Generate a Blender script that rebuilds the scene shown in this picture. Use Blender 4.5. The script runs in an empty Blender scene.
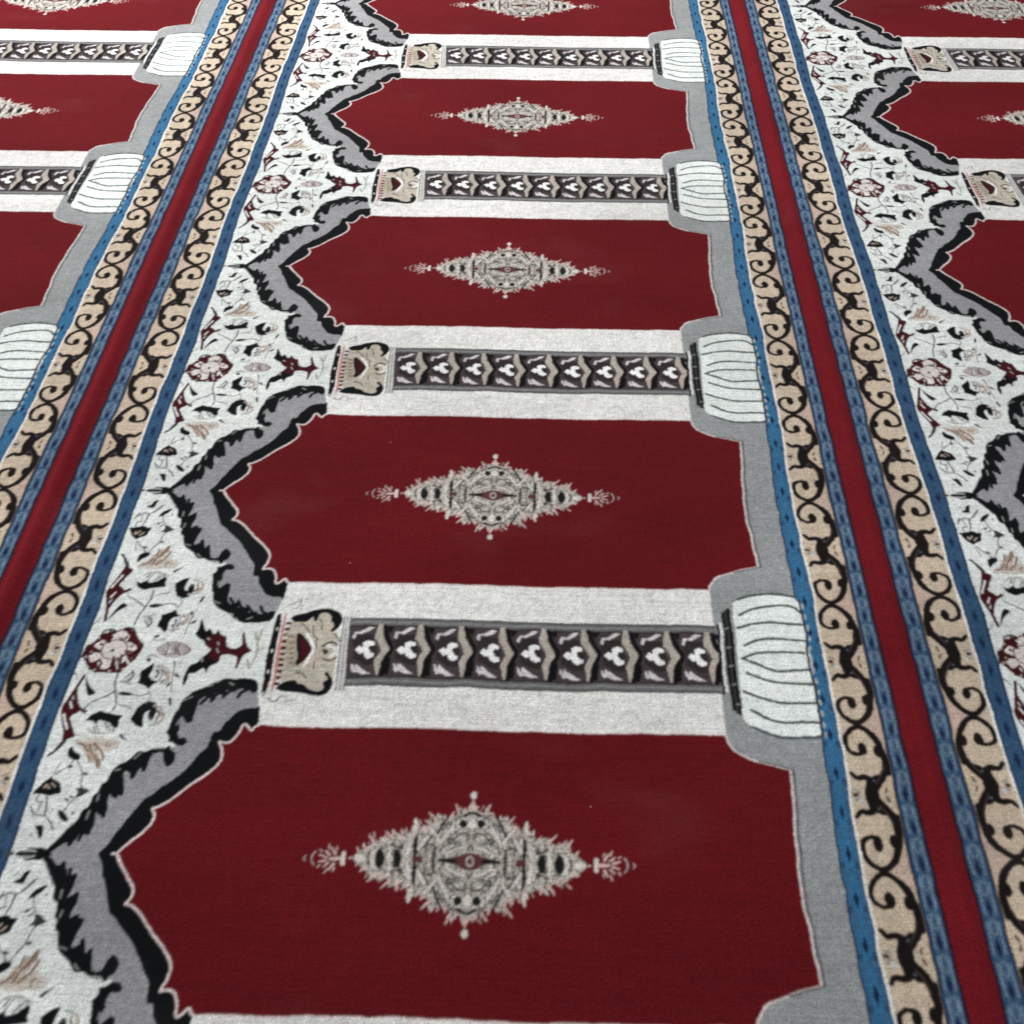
# Machine-woven prayer carpets laid side by side on a floor, seen from standing height.
# The pattern is woven knot by knot: it is drawn once on a knot chart (one repeat), and every
# part of the carpet is a mesh of knots that carry the colour of the yarn.
import bpy, math, random
import numpy as np
from mathutils import Matrix, Vector

random.seed(7)
rng = np.random.default_rng(11)
scene = bpy.context.scene
col = scene.collection

DATA = {"AOUT":[3684,2444,3594,2469,3478,2481,3404,2472,3325,2486,3237,2456,3133,2408,3038,2326,2903,2255,2799,2140,2767,1995,2713,1798,2713,1584,2766,1501,2852,1444,2781,1411,2680,1425,2595,1407,2518,1353,2437,1320,2334,1236,2256,1193,2184,1130,2141,1028,2116,928,2068,848,2032,729,1990,574,1950,478,1915,364,1861,260,1902,439,1835,323,1760,188,1662,47],"P":0.58607,"D":[["fill","grey",0,1,[3684,2444,3594,2469,3478,2481,3404,2472,3325,2486,3237,2456,3133,2408,3038,2326,2903,2255,2799,2140,2767,1995,2713,1798,2713,1584,2766,1501,2852,1444,2781,1411,2680,1425,2595,1407,2518,1353,2437,1320,2334,1236,2256,1193,2184,1130,2141,1028,2116,928,2068,848,2032,729,1990,574,1950,478,1915,364,1861,260,1902,439,1835,323,1760,188,1662,47,1549,-30,1453,-70,1324,0,2441,0,2490,0,2539,83,2614,171,2702,260,2798,385,2821,501,2752,596,2795,589,2914,669,3040,798,3180,949,3323,1102,3407,1206,3438,1329,3410,1432,3351,1540,3425,1506,3503,1522,3563,1583,3590,1679,3605,1786,3653,1777,3727,1676,3755,1740,3808,1763]],["fill","black",0,1,[3769,2085,3735,2018,3604,2026,3502,1980,3430,1880,3356,1791,3338,1662,3256,1660,3243,1512,3234,1428,3150,1323,3070,1198,2980,1054,2880,952,2765,850,2699,761,2616,694,2538,529,2476,377,2410,245,2492,570,2413,242,2362,109,2290,14,2280,0,2441,0,2490,0,2539,83,2614,171,2702,260,2798,385,2821,501,2752,596,2795,589,2914,669,3040,798,3180,949,3323,1102,3407,1206,3438,1329,3410,1432,3351,1540,3425,1506,3503,1522,3563,1583,3590,1679,3605,1786,3653,1777,3727,1676,3755,1740,3808,1763]],["fill","black",0,1,[3688,2421,3594,2469,3478,2481,3404,2472,3325,2486,3237,2456,3192,2398,3133,2408,3129,2340,3038,2326,2954,2279,2903,2255,2876,2209,2799,2140,2784,2084,2782,1974,2734,1940,2713,1798,2698,1669,2713,1584,2766,1501,2852,1444,2923,1446,2964,1505,2952,1558,2904,1567,2855,1545,2826,1629,2847,1693,2813,1800,2830,1887,2869,1877,2929,1814,2968,1847,2962,1912,2998,2001,3001,2112,3067,2191,3128,2126,3170,2149,3169,2239,3251,2207,3305,2219,3333,2310,3428,2256,3473,2314,3590,2294,3638,2238,3715,2274]],["fill","black",0,1,[2543,1381,2641,1420,2750,1417,2848,1346,2870,1254,2842,1182,2792,1171,2750,1231,2774,1283,2734,1333,2643,1342,2561,1309,2618,1314,2560,1261,2554,1179,2545,1108,2478,1127,2465,1076,2428,1015,2350,1073,2318,1093,2296,1012,2330,854,2341,746,2269,754,2207,792,2190,694,2231,580,2206,484,2135,491,2104,538,2075,462,2073,349,2114,238,2055,237,2008,310,1993,217,1984,161,1925,215,1915,364,1932,477,1990,517,2003,651,2049,730,2073,769,2066,887,2133,928,2141,1028,2184,1130,2256,1193,2334,1236,2426,1361,2521,1343,2595,1407,2680,1425,2784,1401]],["fill","black",0,1,[2143,816,2007,754,2015,597,1929,556,1911,401,1840,304,1765,169,1664,36,1551,-42,1453,-70,1457,-85,1666,-79,1678,-20,1813,77,1875,153,1936,61,1976,174,1959,307,2065,252,2057,405,2077,560,2193,582,2177,718,2251,819,2306,880]],["stroke","black",4.5,1,[1743,0,1534,0,1364,0]],["stroke","dgrey",5,1,[1299,0,1241,0]],["stroke","black",5,1,[3606,2305,3519,2269,3479,2190]],["stroke","black",5,1,[3433,2324,3351,2266,3293,2185]],["stroke","black",5,1,[3288,2298,3209,2228,3152,2104]],["stroke","black",5,1,[3144,2272,3093,2158,3039,2068]],["stroke","black",6,1,[2982,2156,2966,1978,2954,1825]],["stroke","black",4,1,[2832,1997,2857,1888,2932,1803]],["stroke","black",6,1,[2728,1379,2746,1266,2793,1185]],["stroke","black",6,1,[2562,1323,2540,1200,2527,1108]],["stroke","black",6,1,[2415,1197,2442,1096,2413,1005]],["stroke","black",6,1,[2260,1112,2308,933,2334,775]],["stroke","black",5,1,[2186,930,2212,773,2275,735]],["stroke","black",6,1,[2125,771,2186,617,2198,483]],["stroke","black",6,1,[2042,575,2092,462,2100,256]],["stroke","black",5,1,[1960,384,2027,273,2021,180]],["stroke","grey2",2.0,1,[3340,2413,3403,2380]],["stroke","grey2",2.0,1,[2795,2118,2905,2165]],["stroke","grey2",2.0,1,[2796,1757,2808,1822]],["stroke","grey2",2.0,1,[2195,1090,2260,1112]],["stroke","grey2",2.0,1,[2399,1258,2455,1321]],["stroke","grey2",2.0,1,[2083,672,2079,750]],["stroke","grey2",2.0,1,[2019,536,2012,441]],["fill","black",0,1,[1651,1766,1702,1876,1797,1933,1917,1903,2109,1875,2068,1819,2088,1712,2049,1689,1952,1773,1834,1803,1816,1738,1770,1769,1724,1800]],["stroke","white2",3,1,[1731,1714,1755,1693]],["stroke","white2",3,1,[1834,1738,1864,1696]],["stroke","white2",3,1,[1891,1664,1909,1633]],["stroke","dgrey",1.5,1,[1797,1770,1855,1664,1909,1601]],["stroke","dgrey",1.5,1,[1916,1772,1964,1666]],["fill","tanl",0,1,[1594,1526,1653,1542,1716,1512,1755,1565,1831,1557,1897,1579,1982,1535,2050,1551,2148,1526,2184,1460,2150,1386,2093,1395,2039,1332,1962,1350,1914,1391,1887,1359,1807,1388,1780,1357,1711,1407,1651,1426]],["fill","tan",0,1,[1717,1449,1759,1492,1825,1451,1861,1515,1932,1454,1988,1351,2026,1249,1987,1227,2004,1106,1960,1105,1904,1205,1889,1164,1830,1244,1765,1346]],["stroke","tan",3,1,[1986,1455,2064,1436,2112,1458]],["stroke","white2",2,1,[1836,1410,1893,1307]],["stroke","white2",2,1,[1929,1370,1973,1248]],["stroke","pink3",3,1,[1633,1489,1699,1448]],["stroke","brown",2,1,[1681,1479,1735,1449,1816,1357]],["stroke","brown",2.2,1,[1801,1472,1848,1368,1928,1247,1968,1125]],["stroke","brown",2.2,1,[1855,1473,1932,1391,2011,1290,2014,1228]],["stroke","brown",1.6,1,[1830,1306,1848,1183]],["stroke","brown",1.6,1,[1955,1247,1987,1166]],["stroke","brown",1.2,1,[2011,1498,2016,1414]],["stroke","white2",4,1,[1729,1592,1896,1584,2072,1605]],["fill","dgrey2",0,1,[2129,1595,2178,1618,2210,1566,2286,1483,2200,1534]],["fill","black",0,1,[1565,1383,1591,1446,1643,1364,1741,1304,1741,1242,1673,1230,1575,1290]],["fill","black",0,1,[2196,1822,2241,1932,2305,2044,2385,2095,2475,2070,2499,1938,2489,1829,2440,1806,2399,1892,2420,1958,2357,1913,2361,1826,2394,1698,2316,1717,2244,1780]],["stroke","brown2",2,1,[2530,1961,2562,1907]],["stroke","brown2",2,1,[2529,1852,2527,1787]],["stroke","brown2",2,1,[2582,1940,2588,1875]],["fill","black",0,1,[2141,2560,2205,2608,2276,2704,2305,2587,2294,2494,2327,2426,2432,2383,2363,2358,2329,2267,2256,2333,2153,2365,2176,2422]],["stroke","grey2",2,1,[2370,2636,2445,2521,2426,2405]],["stroke","dgrey",1.6,1,[2339,2565,2398,2520,2377,2450]],["stroke","tan",2.5,1,[2482,2568,2520,2408]],["stroke","dgrey",2.4,1,[1841,2541,1850,2369,1896,2234,1958,2078,1947,1946]],["stroke","dgrey",2.2,1,[1896,2234,1782,2141,1677,2083]],["fill","black",0,1,[1918,2223,2018,2237,2157,2206,2093,2166,1977,2179]],["stroke","grey2",2.4,1,[2006,2035,2181,1973]],["stroke","grey2",2.4,1,[1919,2393,2081,2352]],["fill","grey2",0,1,[1922,2416,2053,2605,2083,2489,2056,2374]],["stroke","white2",2,1,[1969,2418,2049,2512]],["stroke","dgrey",2.2,1,[2030,2581,2073,2489]],["fill","black",0,1,[1435,2497,1535,2316,1670,2206,1581,2154,1513,2247]],["stroke","maroon",4.4,1,[1422,2474,1382,2289,1352,2109,1315,1953,1405,1780]],["stroke","maroon",5,1,[1379,2267,1483,2001,1610,1927]],["fill","maroon",0,1,[1317,2130,1376,2154,1486,2001,1476,1913,1347,1910]],["stroke","white2",2,1,[1377,2087,1422,1999]],["fill","maroon",0,1,[1324,2087,1309,1954,1361,1803,1426,1632,1444,1484,1513,1524,1593,1572,1509,1720,1443,1848,1555,1938,1454,2090]],["fill","dgrey2",0,1,[1446,1505,1392,1389,1311,1273,1350,1262,1472,1422,1513,1524]],["stroke","white2",2.4,1,[1362,1890,1408,1782,1458,1676]],["stroke","white2",2,1,[1387,2067,1431,1979]],["fill","black",0,1,[2599,2160,2645,2162,2668,2029,2635,2050]],["stroke","dgrey",1.4,1,[1279,2540,1351,2426]],["stroke","dgrey",2.6,1,[1836,513,1845,494]],["fill","black",0,1,[1289,761,1341,870,1415,971,1490,1013,1597,896,1639,759,1570,758,1509,727,1376,763]],["stroke","tan",2,1,[1417,852,1425,912,1476,834]],["stroke","white2",3,1,[1496,993,1556,945]],["stroke","tan",1.6,1,[1486,913,1539,855]],["stroke","grey2",1.8,1,[1484,1033,1506,1135,1523,1196]],["stroke","dgrey",1.6,1,[1382,744,1375,656,1468,639]],["stroke","dgrey",2.4,1,[1486,717,1526,563,1522,496,1588,450,1683,312]],["stroke","dgrey",1.8,1,[1516,487,1410,494,1340,578]],["stroke","dgrey",1.6,1,[1333,597,1394,465]],["stroke","grey2",1.8,1,[1444,658,1435,523]],["fill","dgrey2",0,1,[1772,841,1845,833,1845,892,1888,834,1978,797,1917,766,1862,716,1801,714,1833,783]],["fill","black",0,1,[1660,566,1750,511,1827,399,1790,380,1690,453]],["fill","black",0,1,[1439,353,1518,373,1566,356,1588,207,1537,206,1504,298]],["stroke","white2",5,1,[1486,420,1545,449]],["stroke","grey2",2,1,[1426,259,1461,232]],["stroke","pink3",3.4,1,[2327,2639,2383,2659,2464,2603]],["stroke","tan",3.2,1,[2506,2546,2543,2431,2506,2350]],["stroke","grey3",3.4,1,[2451,2383,2483,2407]],["stroke","dgrey2",2.6,1,[2360,2584,2398,2520,2373,2455]],["stroke","dgrey",1.8,1,[2426,2579,2479,2499]],["stroke","dgrey",1.6,1,[2483,2407,2457,2356]],["stroke","pink3",3.4,1,[2449,2025,2526,2016,2579,1951]],["stroke","tan",3.4,1,[2605,1919,2608,1832,2560,1766]],["stroke","grey3",3.2,1,[2526,1754,2459,1731]],["stroke","brown",2.4,1,[2503,1960,2555,1896,2526,1830]],["stroke","dgrey",3,1,[2423,1871,2462,1828]],["stroke","grey3",2.4,1,[1722,1682,1773,1630,1850,1616,1942,1612,2025,1642,2089,1678]],["stroke","dgrey",1.8,1,[1788,1705,1825,1641]],["stroke","dgrey",1.8,1,[1964,1730,2000,1667]],["stroke","dgrey",1.8,1,[2031,1689,2048,1657]],["stroke","dgrey",1.8,1,[2123,2194,2246,2152,2340,2222]],["stroke","dgrey",1.8,1,[1677,2083,1603,2048,1583,1926]],["stroke","grey2",1.8,1,[2335,2244,2394,2156,2343,2065]],["stroke","dgrey",1.6,1,[1670,1241,1612,1137,1554,1095,1505,1024]],["stroke","dgrey",1.6,1,[1709,1231,1819,1041,1839,882]],["fill","dgrey",0,1,[1612,1137,1635,1178,1686,1159,1655,1114]],["fill","dgrey",0,1,[1810,1041,1848,1062,1892,1033,1857,1002]],["stroke","dgrey",1.5,1,[1727,530,1761,646,1824,725]],["fill","dgrey2",0,1,[1761,646,1703,664,1671,711,1727,699]],["stroke","maroon",2.4,1,[1743,732,1775,714]],["stroke","dgrey",1.4,1,[2562,2711,2568,2524,2615,2251]],["fill","dgrey2",0,1,[2578,2524,2634,2526,2679,2457,2620,2467]],["fill","dgrey",0,1,[2582,2386,2538,2374,2536,2305,2579,2322]],["stroke","grey2",2,1,[2157,2796,2228,2821,2316,2776]],["fill","dgrey2",0,1,[2150,2748,2179,2784,2226,2750,2204,2702]],["fill","maroon",0,0,[1445,2658,1533,2693,1548,2606,1659,2653,1724,2602,1837,2582,1903,2684,1967,2781,2066,2875,2052,2996,2007,3116,1917,3248,1890,3325,1732,3338,1559,3333,1458,3282,1373,3167,1296,3086,1314,2917,1400,2843,1427,2732]],["fill","pink2",0,0,[1625,2777,1643,2666,1718,2652,1780,2662,1841,2747,1806,2833,1909,2855,1982,2950,1953,3022,1854,3013,1914,3095,1876,3166,1828,3203,1768,3122,1711,3123,1724,3240,1642,3289,1557,3244,1536,3151,1589,3102,1504,3140,1447,3177,1382,3083,1393,2988,1512,3033,1556,2984,1427,2939,1413,2891,1502,2792,1580,2863]],["stroke","pink3",3.4,0,[1468,2670,1473,2675]],["stroke","pink3",3.4,0,[1692,2627,1700,2630]],["stroke","pink3",3.4,0,[1848,2624,1856,2631]],["stroke","pink3",3.4,0,[2008,2877,2014,2886]],["stroke","pink3",3.4,0,[1975,3069,1972,3079]],["stroke","pink3",3.4,0,[1901,3260,1895,3264]],["stroke","pink3",3.4,0,[1732,3306,1723,3306]],["stroke","pink3",3.4,0,[1539,3296,1532,3292]],["stroke","pink3",3.4,0,[1349,3084,1354,3089]],["stroke","pink3",3.4,0,[1358,2868,1362,2863]],["stroke","pink3",3.4,0,[1437,2781,1439,2776]],["stroke","pink3",3.4,0,[1578,2642,1582,2642]],["stroke","maroon",3.6,0,[1400,2843,1529,2888]],["stroke","maroon",3.6,0,[1533,2693,1603,2838]],["stroke","maroon",3.6,0,[1786,2613,1796,2760]],["stroke","maroon",3.6,0,[2031,2876,1906,2915]],["stroke","maroon",3.6,0,[2010,3092,1886,3024]],["stroke","maroon",3.6,0,[1557,3326,1597,3197]],["stroke","maroon",3.6,0,[1308,3061,1435,3035]],["stroke","scroll",2.6,0,[1464,2658,1552,2618,1620,2654]],["stroke","scroll",2.6,0,[1724,2602,1838,2587,1903,2684]],["stroke","scroll",2.6,0,[2060,2876,2043,2996]],["stroke","scroll",2.6,0,[1557,3326,1446,3270]],["stroke","scroll",2.6,0,[1296,3086,1324,2917]],["stroke","maroon",1.8,0,[1529,2888,1570,2827,1696,2787,1806,2833,1876,2952,1851,3072,1749,3122,1608,3102,1534,3008,1529,2888]],["stroke","white2",2.4,0,[1781,3169,1816,3262]],["stroke","white2",2.4,0,[1647,3172,1629,3243]],["stroke","white2",2.4,0,[1454,3034,1430,3082]],["stroke","white2",2.4,0,[1464,2866,1433,2890]],["stroke","white2",2.4,0,[1618,2715,1657,2751]],["stroke","white2",2.4,0,[1767,2687,1786,2724]],["stroke","white2",2.4,0,[1941,2903,1973,2950]],["stroke","white2",2.4,0,[1921,3118,1952,3165]],["stroke","maroon",5,0,[1678,2969,1680,2971]],["stroke","maroon",3.2,0,[1726,3075,1797,3262]],["stroke","maroon",3.2,0,[1825,3049,1857,3237]],["stroke","maroon",3.2,0,[1780,3098,1895,3236]],["stroke","maroon",3.2,0,[1548,3127,1590,3173]],["stroke","maroon",3.2,0,[1844,2977,1969,3010]],["stroke","maroon",3.2,0,[1735,2786,1786,2797]],["stroke","maroon",3.2,0,[1566,2741,1574,2839]],["stroke","maroon",3.2,0,[1428,3011,1537,2984]],["stroke","grey2",3,0,[1709,2762,1774,2785]],["fill","pink3",0,0,[2216,2961,2341,2837,2510,2809,2755,2948,2578,3100,2358,3065]],["fill","white",0,0,[2384,2933,2433,2895,2461,3015,2401,3004]],["stroke","dgrey",1.8,0,[2540,2857,2524,2953,2585,3048]],["stroke","dgrey",1.8,0,[2604,2879,2708,2954,2640,3034]],["stroke","dgrey",1.8,0,[2360,2837,2422,2932,2393,3052]],["stroke","dgrey",1.8,0,[2494,2906,2531,3025]],["stroke","dgrey",1.8,0,[2546,3143,2566,3213]],["fill","black",0,0,[2713,2408,2727,2607,2691,2707,2839,2801,2892,2909,2987,2947,2911,3040,2841,3160,2738,3209,2718,3372,2734,3521,2772,3509,2773,3325,2860,3327,2952,3227,3003,3331,3023,3202,3133,3134,3136,3011,3246,2984,3190,2901,3126,2701,3076,2727,2989,2589,2973,2700,2869,2579,2846,2654,2770,2532]],["fill","maroon",0,0,[2876,2702,3007,2675,3130,2721,3190,2901,3311,2923,3376,2861,3333,2691,3348,2617,3415,2812,3460,2895,3546,2941,3477,2983,3418,3028,3384,3241,3355,3241,3356,3053,3252,3013,3138,3022,3103,3130,2954,3062,2987,2947,2892,2909]],["stroke","pink3",2,0,[2886,2751,2921,2775]],["stroke","pink3",2,0,[3038,2821,3067,2868]],["stroke","pink3",2,0,[2878,3064,2912,3134]],["stroke","pink3",2,0,[3051,2929,3092,2988]],["stroke","grey3",3.2,0,[3582,2612,3560,2808,3615,2999,3545,3237]],["stroke","grey3",3.2,0,[3513,2663,3541,2760]],["stroke","grey3",3.2,0,[3499,3097,3545,3237]],["stroke","grey3",3.2,0,[3587,2952,3674,2902]],["fill","shaft",0,1,[3808,1763,9604,1763,9604,2935,3808,2935]],["fill","shaft",0,0,[3728,2260,4750,2236,4799,3622,3765,3691]],["fill","beige2",0,0,[3902,2345,4595,2265,4669,3558,3917,3553]],["fill","pinkr",0,0,[3838,2309,3882,2307,3920,3598,3867,3599]],["fill","black",0,0,[3723,2311,3826,2309,3833,3656,3749,3658]],["stroke","maroon",2.6,0,[3790,2373,3790,2408]],["stroke","pink2",2.6,0,[3789,2557,3789,2592]],["stroke","maroon",2.6,0,[3788,2738,3789,2772]],["stroke","pink2",2.6,0,[3788,2916,3788,2950]],["stroke","maroon",2.6,0,[3787,3092,3787,3125]],["stroke","pink2",2.6,0,[3787,3264,3787,3297]],["stroke","maroon",2.6,0,[3786,3434,3786,3466]],["stroke","pink2",2.6,0,[3785,3601,3786,3632]],["stroke","maroon",5.2,0,[3915,2470,3943,2470]],["stroke","maroon",5.2,0,[3916,2574,3943,2573]],["stroke","maroon",5.2,0,[3917,2676,3944,2675]],["stroke","maroon",5.2,0,[3917,2777,3944,2777]],["stroke","maroon",5.2,0,[3918,2878,3945,2877]],["stroke","maroon",5.2,0,[3919,2977,3946,2977]],["stroke","maroon",5.2,0,[3919,3076,3946,3075]],["stroke","maroon",5.2,0,[3920,3174,3947,3173]],["stroke","maroon",5.2,0,[3921,3271,3947,3270]],["stroke","maroon",5.2,0,[3921,3367,3948,3366]],["stroke","maroon",5.2,0,[3922,3462,3948,3461]],["fill","black",0,0,[3924,2357,4141,2289,4273,2242,4428,2213,4575,2260,4652,2365,4648,2478,4550,2621,4499,2598,4547,2493,4479,2424,4487,2344,4420,2295,4323,2310,4307,2441,4261,2425,4240,2349,4168,2457,3989,2449]],["fill","black",0,0,[3920,3535,4001,3437,4162,3387,4211,3455,4267,3453,4335,3520,4435,3563,4540,3515,4489,3425,4575,3366,4503,3287,4540,3253,4637,3376,4638,3518,4573,3609,4446,3635,4253,3594,4025,3577]],["stroke","grey3",2.4,0,[3929,2681,4005,2666,4120,2651]],["stroke","grey3",2.6,0,[4007,3252,4104,3262,4176,3237]],["fill","beige3",0,0,[3954,2655,4081,2652,4136,2749,4178,2893,4176,3060,4136,3226,4005,3241,3974,2946]],["stroke","brown",2.2,0,[3995,2703,4051,2707]],["stroke","brown",2.2,0,[4004,2791,4059,2795]],["stroke","brown",2.2,0,[4013,2878,4068,2881]],["stroke","brown",2.2,0,[4022,2964,4076,2968]],["stroke","brown",2.2,0,[4030,3050,4084,3053]],["stroke","brown",2.2,0,[4039,3134,4093,3138]],["fill","scroll",0,0,[4073,2628,4138,2641,4244,2759,4335,2909,4262,3058,4145,3191,4113,3133,4151,3025,4111,2895,4081,2750]],["fill","maroon",0,0,[4115,2681,4194,2748,4308,2909,4241,3023,4161,3143,4182,3013,4178,2893,4139,2773]],["stroke","grey3",2.2,0,[4308,2473,4398,2546,4439,2693]],["stroke","grey3",2.4,0,[4299,3292,4419,3335,4474,3449]],["stroke","dgrey",1.8,0,[4336,2398,4387,2472,4382,2571]],["stroke","dgrey",2.2,0,[4112,2478,4202,2551,4233,2624]],["stroke","dgrey",2.2,0,[4147,3295,4219,3270,4291,3361]],["stroke","pink3",4,0,[3978,2506,4120,2528]],["stroke","pink3",4,0,[3985,3345,4117,3342]],["stroke","dgrey2",2,0,[4568,2641,4637,2713,4656,2785]],["stroke","grey3",3,0,[4471,3171,4550,3193]],["stroke","white2",3.6,0,[4208,2649,4283,2758,4346,2913,4298,3046,4235,3188]],["stroke","dgrey",1.8,0,[4273,2499,4286,2647,4368,2743]],["stroke","dgrey",1.8,0,[4365,3103,4373,3220]],["stroke","dgrey",1.6,0,[4349,2744,4371,2889]],["stroke","dgrey2",3.0,0,[4444,2863,4528,2769,4632,2822]],["stroke","dgrey2",2.4,0,[4472,3053,4575,3103,4643,3037]],["stroke","white2",3.4,0,[4518,2837,4602,2883,4622,2955,4565,3027]],["fill","dgrey2",0,0,[4448,2887,4519,2909,4536,2961,4474,3001]],["fill","white3",0,0,[4665,2339,4763,2337,4799,3554,4697,3557]],["stroke","dgrey",1.6,0,[4670,2352,4687,3557]],["stroke","grey2",1.8,0,[4716,2351,4743,3556]],["stroke","dgrey",1.6,0,[4767,2362,4794,3555]],["stroke","dgrey",1.6,0,[3858,3689,3944,3754,4006,3686]],["stroke","dgrey",1.6,0,[3977,3731,4017,3640,4099,3683]],["stroke","grey2",1.6,0,[4073,3751,4121,3705,4181,3726]],["stroke","grey2",1.6,0,[3844,2181,3936,2127,4003,2048]],["stroke","grey2",1.6,0,[3933,2230,4008,2202,4023,2047]],["stroke","grey2",1.6,0,[4052,2227,4035,2047]],["fill","ribwhite",0,0,[9887,1973,9982,1908,10196,1825,10515,1779,10749,1836,10804,1966,10808,2241,10803,2510,10850,2829,10823,3169,10825,3389,10792,3685,10800,3920,10758,4055,10639,4098,10334,4106,10166,4059,9960,3953,9849,3865,9852,3627,9886,2852,9893,2324]],["stroke","rib",4.2,0,[9971,1902,10198,1809,10517,1763,10785,1842]],["stroke","rib",4.2,0,[9979,2170,10172,2043,10490,1980,10703,1999,10806,2120]],["stroke","rib",4.2,0,[9933,2398,10141,2318,10382,2282,10779,2311]],["stroke","rib",4.2,0,[9984,2691,10158,2591,10419,2549,10792,2587]],["stroke","rib",4.2,0,[9938,2908,10084,2833,10274,2786,10460,2781,10758,2797]],["stroke","rib",4.2,0,[9938,2908,10068,2976,10286,3070,10511,3092,10801,3058]],["stroke","rib",4.2,0,[9983,3133,10198,3239,10485,3287,10813,3288]],["stroke","rib",4.2,0,[9905,3438,10161,3553,10444,3600,10806,3586]],["stroke","rib",4.2,0,[9965,3704,10172,3831,10407,3883,10783,3864]],["stroke","rib",4.2,0,[9949,3953,10165,4064,10333,4111,10771,4088]],["stroke","rib2",3.6,0,[10812,1904,10813,2241,10825,2569,10794,2945,10814,3280,10805,3685,10787,4049]],["stroke","dot",3.2,0,[10840,1965,10837,2033]],["stroke","dot",3.2,0,[10849,2152,10846,2219]],["stroke","dot",3.2,0,[10857,2336,10854,2401]],["stroke","dot",3.2,0,[10863,2516,10861,2581]],["stroke","dot",3.2,0,[10856,2695,10853,2758]],["stroke","dot",3.2,0,[10843,2870,10841,2933]],["stroke","dot",3.2,0,[10842,3043,10840,3104]],["stroke","dot",3.2,0,[10849,3212,10847,3273]],["stroke","dot",3.2,0,[10849,3379,10847,3439]],["stroke","dot",3.2,0,[10845,3544,10842,3603]],["stroke","dot",3.2,0,[10840,3706,10837,3764]],["stroke","dot",3.2,0,[10833,3865,10830,3922]],["stroke","dot",3.2,0,[10826,4023,10824,4079]],["fill","dgrey2",0,0,[9729,2130,9856,2051,9846,3786,9722,3750]],["stroke","black",4.4,0,[9750,2160,9743,3710]],["stroke","black",4.4,0,[9833,2082,9817,3766]],["stroke","black",3.4,0,[9653,2359,9643,3485]],["stroke","white2",2.6,0,[9692,2329,9687,3443]],["stroke","grey2",2.0,0,[9742,2417,9803,2401]],["stroke","grey2",2.0,0,[9753,2733,9807,2717]],["stroke","grey2",2.0,0,[9764,3040,9811,3025]],["stroke","grey2",2.0,0,[9775,3338,9816,3324]],["stroke","grey2",2.0,0,[9785,3629,9820,3615]],["stroke","pink",2.7,1,[2441,0,2490,0,2539,83,2614,171,2702,260,2798,385,2821,501,2752,596,2795,589,2914,669,3040,798,3180,949,3323,1102,3407,1206,3438,1329,3410,1432,3351,1540,3425,1506,3503,1522,3563,1583,3590,1679,3605,1786,3653,1777,3727,1676,3755,1740,3808,1763]],["stroke","pink",1.9,1,[9604,1763,9611,1676,9700,1521,9933,1414,10330,1298,10330,1298,10290,500,10280,0]],["stroke","dgrey2",1.8,1,[9973,1414,10370,1298,10370,1298,10330,500,10320,0]]],"MOT":[["fill","mdark2",0,[-216,-198,-109,-274,67,-278,111,-60,144,224,-8,228,-176,114,-164,-18]],["fill","mwhite",0,[-150,-18,-104,-84,-52,-51,-49,-141,11,-174,81,-151,92,-96,31,-87,12,-53,25,-10,55,37,95,48,92,103,28,128,-20,98,-48,28,-87,52]],["fill","mwisp",0,[-211,-234,-183,-321,-114,-318,-6,-399,73,-389,11,-338,-81,-286,-151,-297,-177,-199]],["fill","mwisp",0,[-187,290,-195,197,-166,220,-143,289,-136,195,-61,264,4,325,85,370,-29,368,-120,324,-155,348]],["fill","mtan",0,[115,-452,174,-453,189,-232,238,-136,296,-17,218,116,192,223,199,409,153,387,110,178,131,107,186,-2,150,-61,86,-193,86,-278]],["stroke","scroll2",1.4,[96,-193,176,-38,131,107]],["stroke","mblack",6.4,[201,-409,253,-184,346,-37,241,151,212,385]],["fill","mblack",0,[229,-405,327,-402,281,-283]],["fill","mblack",0,[234,175,322,102,295,383,229,385]]],"FIELD":[2441,0,2490,0,2539,83,2614,171,2702,260,2798,385,2821,501,2752,596,2795,589,2914,669,3040,798,3180,949,3323,1102,3407,1206,3438,1329,3410,1432,3351,1540,3425,1506,3503,1522,3563,1583,3590,1679,3605,1786,3653,1777,3727,1676,3755,1740,3808,1763,9604,1763,9611,1676,9700,1521,9933,1414,10330,1298,10330,1298,10290,500,10280,0],"ARCH":[3684,2444,3594,2469,3478,2481,3404,2472,3325,2486,3237,2456,3133,2408,3038,2326,2903,2255,2799,2140,2767,1995,2713,1798,2713,1584,2766,1501,2852,1444,2781,1411,2680,1425,2595,1407,2518,1353,2437,1320,2334,1236,2256,1193,2184,1130,2141,1028,2116,928,2068,848,2032,729,1990,574,1950,478,1915,364,1861,260,1902,439,1835,323,1760,188,1662,47,1549,-30,1453,-70,1324,0,2441,0,2490,0,2539,83,2614,171,2702,260,2798,385,2821,501,2752,596,2795,589,2914,669,3040,798,3180,949,3323,1102,3407,1206,3438,1329,3410,1432,3351,1540,3425,1506,3503,1522,3563,1583,3590,1679,3605,1786,3653,1777,3727,1676,3755,1740,3808,1763],"CAPQ":[3719,2286,4763,2337,4794,3555,3751,3669],"RIBQ":[9695,2024,9982,1908,10198,1809,10517,1763,10787,1826,10852,1965,10852,2301,10894,2655,10876,3168,10847,3657,10831,4048,10637,4109,10333,4116,10164,4076,9959,3966,9849,3865,9736,3789],"SH":[0.3808,0.9604,0.1763],"PANEL":[0.4838,0.9615,0.0554,0.0405,0.5031,0.05411],"cam":[1150.0,0.8048370744270431,0.004733774039538727,0.030522829516744815],"S":1.2178167504130857,"camu":0.7190494777494604,"camv":1.1981752233720318}

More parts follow.
